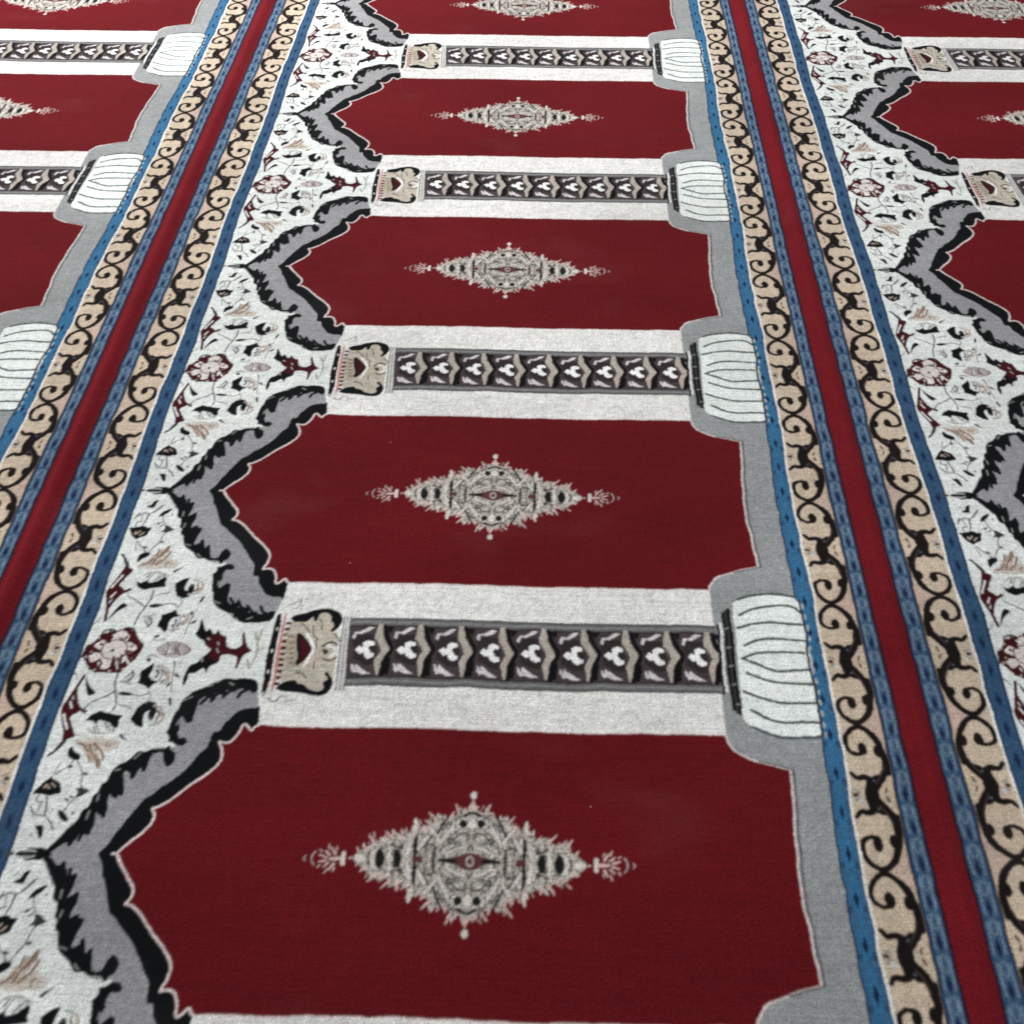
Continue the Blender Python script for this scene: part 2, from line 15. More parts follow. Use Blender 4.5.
P = DATA['P']                 # length of one repeat along the carpet (m)
W = 1.2                       # carpet width
SKEW = 0.0126                 # slight weaving skew
NX, NY = 1600, 782            # chart resolution of one repeat
PX, PY = W / NX, P / NY
TOP = 0.012                   # pile height above the floor

# ----------------------------------------------------------------- yarn colours (sRGB)
YARN = dict(
    red=(98, 16, 23), redband=(112, 20, 30), white=(227, 232, 230), white2=(242, 242, 240), white3=(206, 206, 204),
    shaft=(232, 231, 229), grey=(152, 152, 155), grey2=(142, 142, 142), grey3=(168, 172, 162), frame=(151, 154, 155),
    black=(9, 13, 16), dgrey=(74, 76, 76), dgrey2=(58, 54, 58), maroon=(64, 14, 22), tan=(186, 168, 154), tanl=(206, 198, 190),
    brown=(104, 80, 70), brown2=(140, 120, 104), pink=(234, 218, 216), pink2=(222, 213, 209), pinkr=(196, 138, 130), pink3=(182, 170, 170),
    beige=(204, 186, 165), beige3=(172, 162, 146), beige2=(192, 183, 168), beigepink=(198, 174, 160), scroll=(24, 18, 18), scroll2=(74, 60, 56),
    mdark=(70, 61, 64), mdark2=(48, 41, 43), mblack=(14, 12, 14), mwhite=(246, 246, 246), mwisp=(214, 208, 210),
    mtan=(178, 170, 160), band=(104, 104, 106), bandl=(140, 140, 140),
    ribwhite=(236, 242, 239), rib=(70, 80, 80), rib2=(44, 48, 52), dot=(168, 178, 186),
    blue=(66, 92, 118), blue_bright=(54, 112, 154), navy=(22, 38, 72), bluel=(124, 144, 164), bluedeep=(46, 78, 110),
    med=(170, 167, 158), medl=(214, 206, 200), medk=(26, 26, 26), medpink=(206, 178, 174), medm=(92, 52, 54), seam_shade=(52, 20, 34),
)
def lin(c):
    a = np.array(c, float) / 255.0
    return np.where(a <= 0.04045, a / 12.92, ((a + 0.055) / 1.055) ** 2.4)
YL = {k: lin(v) for k, v in YARN.items()}

# ----------------------------------------------------------------- drawing on the knot chart
chart = np.zeros((NY, NX, 3))
def smooth(pts, n=2):
    for _ in range(n):
        if len(pts) < 3: return pts
        a = [pts[0]]
        for p, q in zip(pts[:-1], pts[1:]):
            a.append((p[0] * .75 + q[0] * .25, p[1] * .75 + q[1] * .25))
            a.append((p[0] * .25 + q[0] * .75, p[1] * .25 + q[1] * .75))
        a.append(pts[-1]); pts = a
    return pts
def soften(p):
    out = []
    for a, b in zip(p, p[1:] + p[:1]):
        out += [(a[0] * .8 + b[0] * .2, a[1] * .8 + b[1] * .2), (a[0] * .2 + b[0] * .8, a[1] * .2 + b[1] * .8)]
    return out
def box(pts, pad=0):
    us = [p[0] for p in pts]; vs = [p[1] for p in pts]
    i0 = max(0, int((min(us) - pad) / PX) - 1); i1 = min(NX, int((max(us) + pad) / PX) + 2)
    j0 = max(0, int((min(vs) - pad) / PY) - 1); j1 = min(NY, int((max(vs) + pad) / PY) + 2)
    return i0, i1, j0, j1
def poly_mask(pts):
    """yields (slice_j, slice_i, coverage) for the polygon and its wraps along the carpet"""
    for o in (-P, 0, P):
        q = [(u, v + o) for u, v in pts]
        i0, i1, j0, j1 = box(q)
        if i0 >= i1 or j0 >= j1: continue
        x = (np.arange(i0, i1) + .5) * PX
        y = (np.arange(j0, j1) + .5) * PY
        m = np.zeros((j1 - j0, i1 - i0), bool)
        for (x0, y0), (x1, y1) in zip(q, q[1:] + q[:1]):
            if y0 == y1: continue
            rows = (y >= min(y0, y1)) & (y < max(y0, y1))
            if not rows.any(): continue
            xi = x0 + (y[rows] - y0) * (x1 - x0) / (y1 - y0)
            m[rows] ^= x[None, :] < xi[:, None]
        yield slice(j0, j1), slice(i0, i1), m
def fill(c, pts):
    for sj, si, m in poly_mask(pts): chart[sj, si][m] = YL[c]
def stroke(c, pts, w, w1=None, n=2):
    """line of width w (mm); w1 = width at the far end when it tapers"""
    pts = smooth(pts, n); w *= .001; w1 = w if w1 is None else w1 * .001
    N = len(pts) - 1
    for o in (-P, 0, P):
        q = [(u, v + o) for u, v in pts]
        i0, i1, j0, j1 = box(q, max(w, w1))
        if i0 >= i1 or j0 >= j1: continue
        x = ((np.arange(i0, i1) + .5) * PX)[None, :]; y = ((np.arange(j0, j1) + .5) * PY)[:, None]
        cov = np.zeros((j1 - j0, i1 - i0))
        for k in range(N):
            (ax, ay), (bx, by) = q[k], q[k + 1]
            dx, dy = bx - ax, by - ay; L = dx * dx + dy * dy + 1e-12
            t = np.clip(((x - ax) * dx + (y - ay) * dy) / L, 0, 1)
            d = np.hypot(x - ax - t * dx, y - ay - t * dy)
            r = (w + (w1 - w) * (k + t) / N) / 2
            cov = np.maximum(cov, np.clip((r - d) / PX + .5, 0, 1))
        chart[j0:j1, i0:i1] = chart[j0:j1, i0:i1] * (1 - cov[..., None]) + YL[c] * cov[..., None]
def disc(c, u, v, ru, rv=None, n=20):
    rv = ru if rv is None else rv
    fill(c, [(u + ru * math.cos(2 * math.pi * k / n), v + rv * math.sin(2 * math.pi * k / n)) for k in range(n)])
def rect(c, u0, u1, v0=0.0, v1=None):
    v1 = P if v1 is None else v1
    fill(c, [(u0, v0), (u1, v0), (u1, v1), (u0, v1)])
def unflat(f): return [(f[i] * 1e-4, f[i + 1] * 1e-4) for i in range(0, len(f), 2)]
def flip(pts): return [(u, -v) for u, v in pts]
def ring(pts): return pts + flip(pts)[::-1]

# limits of the stripes across the carpet
U_RED0, U_BL1, U_SC0, U_BL2, U_IN0 = 0.0, .018, .0426, .1021, .1282
U_IN1, U_SC1, U_BL3, U_RED1 = 1.076, 1.1004, 1.1567, 1.1785
SH_U0, SH_U1, SH_V = DATA['SH']
PN0, PN1, PNH, PNI, MU0, MDU = DATA['PANEL']
PN0 -= .006
FIELD, ARCH = unflat(DATA['FIELD']), unflat(DATA['ARCH'])

# --- ground colours of the inner panel
rect('white', U_IN0, .60); rect('frame', .60, U_IN1)
fill('red', ring(FIELD))
# --- stripes and scroll borders
rect('redband', U_RED0, U_BL1); rect('redband', U_RED1, W)

def guard(u0, u1, base, light, n=13, ph=.3):
    rect(base, u0, u1); c = (u0 + u1) / 2; h = (u1 - u0) / 2
    for s in (-1, 1):
        stroke('navy', [(c + s * (h - .0012), 0), (c + s * (h - .0012), P)], 2.2)
        stroke(light, [(c + s * h * .52, 0), (c + s * h * .52, P)], 1.5)
    for k in range(n):
        v = (k + ph) * P / n
        fill('navy', [(c - .0032, v), (c, v - .012), (c + .0032, v), (c, v + .012)])
        for s in (-1, 1):
            stroke(light, [(c + s * .0012, v + .5 * P / n - .009), (c + s * .0052, v + .5 * P / n), (c + s * .0012, v + .5 * P / n + .009)], 1.2)
            disc('bluedeep', c + s * .0075, v + .25 * P / n, .0022, .005)
guard(U_BL1, U_SC0, 'blue', 'bluel', 13); guard(U_BL2, U_IN0, 'bluedeep', 'blue', 13, .1)
guard(U_IN1, U_SC1, 'blue_bright', 'blue', 11, .6); guard(U_BL3, U_RED1, 'blue', 'bluel', 13, .8)
def scroll_border(u0, u1, mirror):
    rect('beige', u0, u1); w = u1 - u0
    X = lambda u: (u1 - u * w) if mirror else (u0 + u * w)
    stroke('white2' , [(X(.02), 0), (X(.02), P)], 3.0)
    stroke('scroll2', [(X(.985), 0), (X(.985), P)], 1.4)
    Q = P / 3
    for k in range(3):
        v0 = P / 6 + k * Q
        for s in (1, -1):
            T = lambda u, v: (X(u), v0 + s * v * Q)
            fill('beigepink', [T(.62, .5), T(.82, .42), T(.95, .36), T(.97, .5)])
            stroke('scroll', [T(.46, .0), T(.66, .07), T(.84, .15), T(.90, .25), T(.86, .34), T(.72, .43), T(.52, .485), T(.34, .485), T(.15, .43), T(.09, .37), T(.12, .31), T(.28, .285)], 11.0, 5.4)
            stroke('scroll', [T(.90, .15), T(.92, .25), T(.86, .38), T(.74, .44)], 8, 4)
            disc('scroll', *T(.44, .325), .0060, .0095); stroke('scroll', [T(.28, .285), T(.40, .285), T(.46, .315)], 5.0, 7)
            disc('scroll', *T(.78, .31), .0060, .0085)
            stroke('scroll', [T(.50, .03), T(.52, .10), T(.36, .125), T(.22, .105), T(.10, .15)], 12, 5)
            stroke('scroll', [T(.74, .12), T(.62, .125), T(.54, .09)], 9, 5)
            stroke('scroll2', [T(.56, .05), T(.72, .12), T(.82, .2)], 1.6)
            stroke('bluel', [T(.44, .03), T(.50, .07), T(.6, .10)], 1.0)
            stroke('grey2', [T(.14, .035), T(.24, .02)], 3.0); stroke('brown', [T(.80, .015), T(.83, .045)], 3.0)
        fill('scroll', [(X(.33), v0), (X(.42), v0 - .024), (X(.60), v0 - .016), (X(.66), v0), (X(.60), v0 + .016), (X(.42), v0 + .024)])
        disc('scroll2', X(.15), v0, .0038, .0030); disc('white3', X(.25), v0 + .008, .003, .004)
scroll_border(U_SC0, U_BL2, True); scroll_border(U_SC1, U_BL3, False)
for u in (U_BL1, U_RED1): stroke('seam_shade', [(u, 0), (u, P)], 3.2)  # shadow along both sides of the raised seam, drawn in as dark yarn

# --- traced ornament (arch, flowers, capital, ribbed base, outlines)
FR = -1
n_shaft = next(i for i, d in enumerate(DATA['D']) if d[1] == 'shaft')
def draw(items):
    for op, c, w, sym, f in items:
        pts = unflat(f)
        for s in ((1, -1) if sym else (1,)):
            q = pts if s > 0 else flip(pts)
            if op == 'fill': fill(c, soften(soften(q)) if len(q) < 75 and c not in ('shaft', 'white3') else q)
            else: stroke(c, q, w)
draw(DATA['D'][:n_shaft])
# ragged leaf tips along the black outer edge of the arch
AO = smooth(unflat(DATA['AOUT']), 1)
acc = 0.0
for (u0, v0), (u1, v1) in zip(AO[:-1], AO[1:]):
    d = math.hypot(u1 - u0, v1 - v0); acc += d
    if acc < random.uniform(.007, .012) or d < 1e-5: continue
    acc = 0.0; tx, ty = (u1 - u0) / d, (v1 - v0) / d
    for sgn, L, w in ((1, random.uniform(.010, .020), 5.8), (-1, random.uniform(.001, .003), 3.5)):
        if u1 < .21 or random.random() < (.8 if sgn > 0 else 1.1): continue
        nx, ny = (ty * sgn * FR, -tx * sgn * FR); b = random.uniform(.2, 1.0)
        q = [(u1, v1), (u1 + L * (.5 * nx + .2 * b * tx), v1 + L * (.5 * ny + .2 * b * ty)), (u1 + L * (nx + b * tx), v1 + L * (ny + b * ty))]
        for m in (q, flip(q)): stroke('black', m, w, .8, 1)
rect('shaft', SH_U0, SH_U1, SH_V, P - SH_V)
for s in (SH_V, P - SH_V): stroke('pink', [(SH_U0 + .01, s), (SH_U1, s)], 2.0)
# faint grey veins in the white shaft
for k in range(420):
    u = random.uniform(SH_U0 + .004, SH_U1 - .004); s = random.choice((-1, 1))
    h = random.uniform(PNH + .004, P / 2 - SH_V - .003) * s
    a = random.uniform(-.6, .6) + math.pi / 2 * (random.random() < .7); pts = [(u, P / 2 + h)]
    for j in range(4):
        a += random.uniform(-.9, .9)
        u += .005 * math.cos(a); h += .005 * math.sin(a)
        if abs(h) < PNH + .002 or abs(h) > P / 2 - SH_V - .003 or not SH_U0 < u < SH_U1: break
        pts.append((u, P / 2 + h))
    if len(pts) > 1: stroke(random.choice(('white3', 'white3', 'pink2', 'white2', 'white2')), pts, random.uniform(.7, 1.3))
# patterned panel along the shaft
rect('band', PN0, PN1, P / 2 - PNH, P / 2 + PNH)
for s in (-1, 1):
    for h, c, w in ((PNH - .001, 'mdark', 2.2), ((PNH + PNI) / 2, 'bandl', 2.4), (PNI + .001, 'mdark2', 2.6)):
        stroke(c, [(PN0, P / 2 + s * h), (PN1, P / 2 + s * h)], w)
rect('mdark', PN0, PN1, P / 2 - PNI, P / 2 + PNI)
for k in range(9):
    u0 = MU0 + MDU * k
    for op, c, w, f in DATA['MOT']:
        pts = [(u + u0, v + P / 2) for u, v in unflat(f)]
        if op == 'fill': fill(c, pts)
        else: stroke(c, pts, w)
draw(DATA['D'][n_shaft + 1:])

# --- medallion, four-fold symmetric about its centre
MC = .6528; MS = .1285 / 295; MV = .087 / 142
def q4(f):
    for su in (1, -1):
        for sv in (1, -1): f(lambda x, y: (MC + su * x * MS, sv * y * MV))
sil = [(0, 112), (22, 100), (36, 112), (44, 95), (70, 88), (96, 98), (104, 76), (132, 66), (150, 78), (158, 58), (180, 50), (204, 56),
       (206, 42), (232, 36), (254, 40), (262, 26), (280, 20), (300, 8), (312, 0)]
MEDALLION = [(MC + x * MS, y * MV) for x, y in sil] + [(MC + x * MS, -y * MV) for x, y in sil[::-1]] + \
            [(MC - x * MS, -y * MV) for x, y in sil] + [(MC - x * MS, y * MV) for x, y in sil[::-1]]
fill('med', MEDALLION)
for k in range(360):                               # lacy filling
    for _ in range(40):
        x, y = random.uniform(4, 285), random.uniform(3, 104)
        if y < np.interp(x, [a for a, b in sil], [b for a, b in sil]) - 8: break
    a = random.uniform(0, math.pi); L = random.uniform(3, 9); b = random.uniform(-1, 1)
    c = random.choice(('medk', 'medk', 'scroll2', 'medl', 'medl', 'medl', 'dgrey', 'medm'))
    w = random.uniform(.9, 2.0)
    def f(T):
        stroke(c, [T(x, y), T(x + L * .5 * math.cos(a), y + L * .5 * math.sin(a)), T(x + L * math.cos(a + b), y + L * math.sin(a + b))], w, n=1)
    q4(f)
def quarter(T):
    J = lambda a: random.uniform(-a, a)
    for x, y, dx, dy in ((20, 96, 5, 20), (38, 98, 12, 26), (70, 84, 8, 16), (96, 80, 22, 26), (112, 70, 10, 10), (128, 62, 3, 12), (148, 52, 2, 20),
                         (180, 46, 6, 16), (204, 42, 20, 20), (226, 34, 12, 10), (246, 30, 22, 20), (272, 18, 10, 9), (58, 90, -4, 12)):
        x += J(3); dx += J(3); dy *= random.uniform(.55, 1.0)
        stroke('medpink', [T(x, y), T(x + dx, y + dy)], random.uniform(3.0, 5.0), 1.6)
    for k in range(26):
        x = random.uniform(6, 296); y = np.interp(x, [a for a, b in sil], [b for a, b in sil]) + random.uniform(-6, 5)
        a = random.uniform(.3, 1.5); L = random.uniform(5, 11)
        stroke(random.choice(('medpink', 'medl', 'med', 'red')), [T(x, y), T(x + L * math.cos(a), y + L * math.sin(a))], random.uniform(1.6, 3.2), 1.0)
    disc('medl', *T(0, 136), .0038, .0052); fill('medpink', [T(-14, 106), T(0, 126), T(14, 106)])
    stroke('medl', [T(148, 62), T(150, 82)], 5.5, 3)
    stroke('medk', [T(4, 99), T(12, 97), T(24, 93)], 3.4); disc('medk', *T(24, 76), .0048, .0052); disc('medl', *T(0, 76), .0050, .0070)
    stroke('scroll2', [T(4, 52), T(14, 58), T(34, 54), T(44, 44)], 2.2)
    stroke('medk', [T(66, 92), T(84, 66), T(92, 52)], 3.0); stroke('scroll2', [T(92, 26), T(93, 0)], 3.4); stroke('medl', [T(50, 72), T(66, 54), T(78, 34)], 3)
    stroke('medl', [T(84, 40), T(104, 60), T(112, 64)], 3); stroke('scroll2', [T(104, 50), T(118, 34), T(114, 14)], 2.4); stroke('medl', [T(116, 46), T(134, 22)], 4)
    stroke('medk', [T(142, 44), T(143, 0)], 4.0); stroke('medm', [T(126, 3), T(143, 2)], 5)
    stroke('medl', [T(154, 36), T(162, 8)], 4)
    disc('medk', *T(190, 0), .0050, .0115); disc('medk', *T(236, 0), .0056, .0120)
    stroke('medl', [T(206, 22), T(214, 0)], 4); stroke('medl', [T(254, 14), T(258, 0)], 5)
    stroke('scroll2', [T(172, 28), T(190, 22), T(206, 26)], 2.2); stroke('scroll2', [T(262, 10), T(268, 0)], 2.4)
    disc('medl', *T(288, 0), .0060, .0050)
    fill('medm', [T(0, 18), T(18, 16), T(34, 8), T(60, 5), T(60, 0), T(0, 0)]); stroke('medk', [T(40, 0), T(78, 0)], 6, 4)
    stroke('medl', [T(10, 30), T(36, 26), T(60, 14)], 3)
    stroke('medl', [T(331, 11), T(332, -11)], 4.0)                                     # pendants
    for x, y, dx, dy, w in ((346, 0, 16, 0, 5), (352, 10, 10, 12, 3.2), (366, 8, 12, 8, 3.0), (372, 3, 20, 4, 2.6), (368, 20, 5, 8, 2.2), (388, 14, 6, 4, 2.0), (350, 18, 2, 6, 2)):
        stroke('medpink', [T(x, y), T(x + dx, y + dy)], w, w * .6)
    fill('medpink', [T(312, 3), T(322, 0), T(312, -3)]); stroke('medpink', [T(336, 2), T(346, 0)], 2)
    stroke('scroll2', [T(360, 4), T(372, 6)], 1.6)
    stroke('pink3', [T(404, 14), T(411, 6), T(412, 0)], 1.5); stroke('pink3', [T(428, 5), T(433, 0)], 1.3)
q4(quarter)
disc('med', MC, 0, .0052, .0074); disc('medm', MC, 0, .0030, .0044)

# ----------------------------------------------------------------- from chart to knots
def wob(cell, amp):
    ny, nx = NY // cell, NX // cell + 2
    g = rng.normal(0, amp, (ny, nx)); y = np.arange(NY) * ny / NY; x = np.arange(NX) / cell
    y0 = y.astype(int); x0 = x.astype(int); fy = (y - y0)[:, None]; fx = (x - x0)[None, :]
    a, b = g[y0 % ny], g[(y0 + 1) % ny]
    return (a[:, x0] * (1 - fx) + a[:, x0 + 1] * fx) * (1 - fy) + (b[:, x0] * (1 - fx) + b[:, x0 + 1] * fx) * fy
wj = np.arange(NY)[:, None] + wob(6, .28) + wob(30, 1.2); wi = np.arange(NX)[None, :] + wob(6, .28) + wob(30, 1.2)
chart = chart[np.mod(np.rint(wj).astype(int), NY), np.clip(np.rint(wi).astype(int), 0, NX - 1)]     # yarns never sit quite straight
k3 = (.25, .5, .25)
for _ in range(3):                                                                    # fuzzy pile blends neighbouring yarns
    ch = np.pad(chart, ((1, 1), (0, 0), (0, 0)), 'wrap'); ch = np.pad(ch, ((0, 0), (1, 1), (0, 0)), 'edge')
    chart = sum(k3[a] * k3[b] * ch[a:a + NY, b:b + NX] for a in range(3) for b in range(3))
mot = (wob(4, .08) + wob(10, .05)) * (.45 + .55 * np.clip(chart[..., 1] / .3, 0, 1))                                                      # mottled dyeing
chart = np.clip(chart * (1 + mot)[..., None] + (.0012 * np.abs(wob(3, 1.0)))[..., None], 0, .93)
CX, CY = NX // 2, NY // 2
dU, dV = W / CX, P / CY
pad = np.concatenate([chart[-1:], chart, chart[:1]], 0)
pad = np.concatenate([pad[:, :1], pad, pad[:, -1:]], 1)
knots = (pad[0::2, 0::2] + pad[1::2, 0::2] + pad[0::2, 1::2] + pad[1::2, 1::2]) / 4      # (CY+1, CX+1)
knots = knots * (1 + rng.normal(0, .06, knots.shape[:2]))[..., None]                     # yarn-to-yarn variation
knots[-1] = knots[0]
# which part each knot cell belongs to
PARTS = ['red_edge', 'blue_stripe', 'scroll_border', 'blue_band', 'floral_spandrel', 'grey_frame', 'red_field', 'arch_band',
         'column_shaft', 'capital', 'patterned_panel', 'ribbed_base', 'medallion', 'red_edge_b', 'blue_stripe_b', 'scroll_border_b', 'blue_band_b']
ID = {n: i for i, n in enumerate(PARTS)}
lab = np.zeros((NY, NX), int)
uu = (np.arange(NX) + .5) * PX
for n, a, b in (('red_edge', 0, U_BL1), ('blue_stripe', U_BL1, U_SC0), ('scroll_border', U_SC0, U_BL2), ('blue_band', U_BL2, U_IN0),
                ('floral_spandrel', U_IN0, .6), ('grey_frame', .6, U_IN1), ('blue_band_b', U_IN1, U_SC1), ('scroll_border_b', U_SC1, U_BL3),
                ('blue_stripe_b', U_BL3, U_RED1), ('red_edge_b', U_RED1, W)):
    lab[:, (uu >= a) & (uu < b)] = ID[n]
inner = (uu >= U_IN0) & (uu < U_IN1)
def paint(n, pts):
    for sj, si, m in poly_mask(pts):
        m = m & inner[si][None, :]
        lab[sj, si][m] = ID[n]
paint('red_field', ring(FIELD))
for q in (ARCH, flip(ARCH)): paint('arch_band', q)
paint('column_shaft', [(SH_U0, SH_V), (SH_U1, SH_V), (SH_U1, P - SH_V), (SH_U0, P - SH_V)])
paint('capital', unflat(DATA['CAPQ'])); paint('ribbed_base', unflat(DATA['RIBQ']))
paint('patterned_panel', [(PN0, P / 2 - PNH), (PN1, P / 2 - PNH), (PN1, P / 2 + PNH), (PN0, P / 2 + PNH)])
paint('medallion', MEDALLION)
for s in (-1, 1):
    paint('medallion', [(MC + s * x * MS, y * MV) for x, y in ((312, 8), (340, 14), (375, 32), (415, 26), (450, 6), (450, -6), (415, -26), (375, -32), (340, -14), (312, -8))])
lab = lab[1::2, 1::2]

PILE_Z = rng.normal(0, .00022, knots.shape[:2]); PILE_Z[-1] = PILE_Z[0]               # tufts of slightly different length
def knot_mesh(name, mask, v_first=0.0, wrap=False):
    """a sheet of knots for the True cells of mask (rows tile along the carpet)"""
    rows, cols = mask.shape
    jj, ii = np.nonzero(mask)
    off = np.where(wrap & (jj >= CY // 2 + 1), -rows, 0) if wrap else np.zeros_like(jj)
    j2 = jj + off + CY                                     # keep positive
    key = lambda j, i: j * (CX + 1) + i
    quad = np.stack([key(j2 + 1, ii), key(j2 + 1, ii + 1), key(j2, ii + 1), key(j2, ii)], 1)
    uniq, inv = np.unique(quad.ravel(), return_inverse=True)
    vj, vi = uniq // (CX + 1) - CY, uniq % (CX + 1)
    u = vi * dU; v = vj * dV
    rgb = knots[np.mod(vj, CY), vi]
    e = np.minimum(u, W - u)                               # the two edge bands push up against each other at a seam
    z = TOP + .013 * np.cos(np.clip(e / .019, 0, 1) * math.pi / 2) ** 2
    ph = 2 * math.pi * vj / CY
    kk = np.clip(np.minimum(u, W - u) / .08, 0, 1)
    u = u + kk * .0013 * np.sin(ph + 4 * u) + kk * .0010 * np.sin(2 * ph + 1 + 9 * u)
    v = v + .0012 * np.sin(7 * u + 1) + .0008 * np.sin(19 * u)                  # the weave wanders a little
    z = z + PILE_Z[np.mod(vj, CY), vi]
    co = np.stack([u, -(v + v_first) + SKEW * (u - .242), z], 1)
    me = bpy.data.meshes.new(name)
    nf = len(quad)
    me.vertices.add(len(uniq)); me.vertices.foreach_set('co', co.astype(np.float32).ravel())
    me.loops.add(nf * 4); me.loops.foreach_set('vertex_index', inv.astype(np.int32).ravel())
    me.polygons.add(nf); me.polygons.foreach_set('loop_start', np.arange(0, nf * 4, 4, dtype=np.int32))
    try: me.polygons.foreach_set('loop_total', np.full(nf, 4, dtype=np.int32))
    except Exception: pass
    at = me.color_attributes.new('yarn', 'FLOAT_COLOR', 'POINT')
    at.data.foreach_set('color', np.concatenate([rgb, np.ones((len(rgb), 1))], 1).astype(np.float32).ravel())
    me.update(calc_edges=True)
    me.shade_smooth()
    return me

# ----------------------------------------------------------------- materials
def carpet_material(name):
    m = bpy.data.materials.new(name); m.use_nodes = True
    nt = m.node_tree; N = nt.nodes; L = nt.links
    b = N['Principled BSDF']
    b.inputs['Roughness'].default_value = .95; b.inputs['Specular IOR Level'].default_value = .12
    b.inputs['Sheen Weight'].default_value = .4; b.inputs['Sheen Roughness'].default_value = .45
    at = N.new('ShaderNodeVertexColor'); at.layer_name = 'yarn'
    geo = N.new('ShaderNodeNewGeometry')
    def noise(scale, sx, sy, detail=3.0):
        mp = N.new('ShaderNodeMapping'); mp.inputs['Scale'].default_value = (sx, sy, 1)
        n = N.new('ShaderNodeTexNoise'); n.inputs['Scale'].default_value = scale; n.inputs['Detail'].default_value = detail
        L.new(geo.outputs['Position'], mp.inputs['Vector']); L.new(mp.outputs['Vector'], n.inputs['Vector'])
        return n.outputs['Fac']
    def rng_(fac, lo, hi):
        r = N.new('ShaderNodeMapRange'); r.inputs['From Min'].default_value = .28; r.inputs['From Max'].default_value = .72
        r.inputs['To Min'].default_value = lo; r.inputs['To Max'].default_value = hi
        L.new(fac, r.inputs['Value']); return r.outputs['Result']
    def mul(a, c):
        k = N.new('ShaderNodeMath'); k.operation = 'MULTIPLY'; L.new(a, k.inputs[0]); L.new(c, k.inputs[1]); return k.outputs[0]
    f = mul(rng_(noise(2.6, 1, 1.8, 5), .84, 1.15), rng_(noise(60, .25, 6), .90, 1.10))      # tread marks; woven rows
    f = mul(f, rng_(noise(60, 5, .5), .95, 1.05)); f = mul(f, rng_(noise(420, 1, 1, 2), .86, 1.14))
    mix = N.new('ShaderNodeMix'); mix.data_type = 'RGBA'; mix.blend_type = 'MULTIPLY'; mix.inputs['Factor'].default_value = 1
    L.new(at.outputs['Color'], mix.inputs['A']); L.new(f, mix.inputs['B'])
    # a few specks of lint on the pile
    vo = N.new('ShaderNodeTexVoronoi'); vo.inputs['Scale'].default_value = 7.0
    L.new(geo.outputs['Position'], vo.inputs['Vector'])
    lt = N.new('ShaderNodeMath'); lt.operation = 'LESS_THAN'; lt.inputs[1].default_value = .012
    L.new(vo.outputs['Distance'], lt.inputs[0])
    lf = N.new('ShaderNodeMath'); lf.operation = 'MULTIPLY'; lf.inputs[1].default_value = .22; L.new(lt.outputs[0], lf.inputs[0])
    sm = N.new('ShaderNodeMapRange'); sm.inputs['From Min'].default_value = .58; sm.inputs['From Max'].default_value = .80; sm.inputs['To Max'].default_value = .03
    L.new(noise(4.3, 1.0, 1.6, 6), sm.inputs['Value'])                                 # pale smudges of dust and pressed pile
    ad = N.new('ShaderNodeMath'); ad.operation = 'ADD'; L.new(lf.outputs[0], ad.inputs[0]); L.new(sm.outputs['Result'], ad.inputs[1])
    m2 = N.new('ShaderNodeMix'); m2.data_type = 'RGBA'; L.new(ad.outputs[0], m2.inputs['Factor'])
    L.new(mix.outputs['Result'], m2.inputs['A']); m2.inputs['B'].default_value = (.50, .42, .41, 1)
    L.new(m2.outputs['Result'], b.inputs['Base Color'])
    tn = N.new('ShaderNodeMix'); tn.data_type = 'RGBA'; tn.blend_type = 'MULTIPLY'; tn.inputs['Factor'].default_value = 1; tn.clamp_result = True
    L.new(at.outputs['Color'], tn.inputs['A']); tn.inputs['B'].default_value = (4, 4, 4, 1); L.new(tn.outputs['Result'], b.inputs['Sheen Tint'])
    bp = N.new('ShaderNodeBump'); bp.inputs['Strength'].default_value = .35; bp.inputs['Distance'].default_value = .002
    hs = N.new('ShaderNodeMath'); hs.operation = 'ADD'
    L.new(noise(380, 1, 1, 2), hs.inputs[0]); rp = N.new('ShaderNodeMath'); rp.operation = 'MULTIPLY'; rp.inputs[1].default_value = 6.0; L.new(noise(5, 1, 1, 1), rp.inputs[0]); L.new(rp.outputs[0], hs.inputs[1])
    L.new(hs.outputs[0], bp.inputs['Height']); L.new(bp.outputs['Normal'], b.inputs['Normal'])
    return m
def plain_material(name, rgb, scale, rough=.9):
    m = bpy.data.materials.new(name); m.use_nodes = True
    nt = m.node_tree; b = nt.nodes['Principled BSDF']; b.inputs['Roughness'].default_value = rough
    n = nt.nodes.new('ShaderNodeTexNoise'); n.inputs['Scale'].default_value = scale
    r = nt.nodes.new('ShaderNodeValToRGB')
    r.color_ramp.elements[0].color = (*[c * .8 for c in rgb], 1); r.color_ramp.elements[1].color = (*[c * 1.15 for c in rgb], 1)
    nt.links.new(n.outputs['Fac'], r.inputs['Fac']); nt.links.new(r.outputs['Color'], b.inputs['Base Color'])
    return m
PILE = carpet_material('carpet_pile')
JUTE = plain_material('jute_backing', (.10, .05, .04), 160)
STONE = plain_material('floor_screed', (.34, .33, .31), 6, .7)

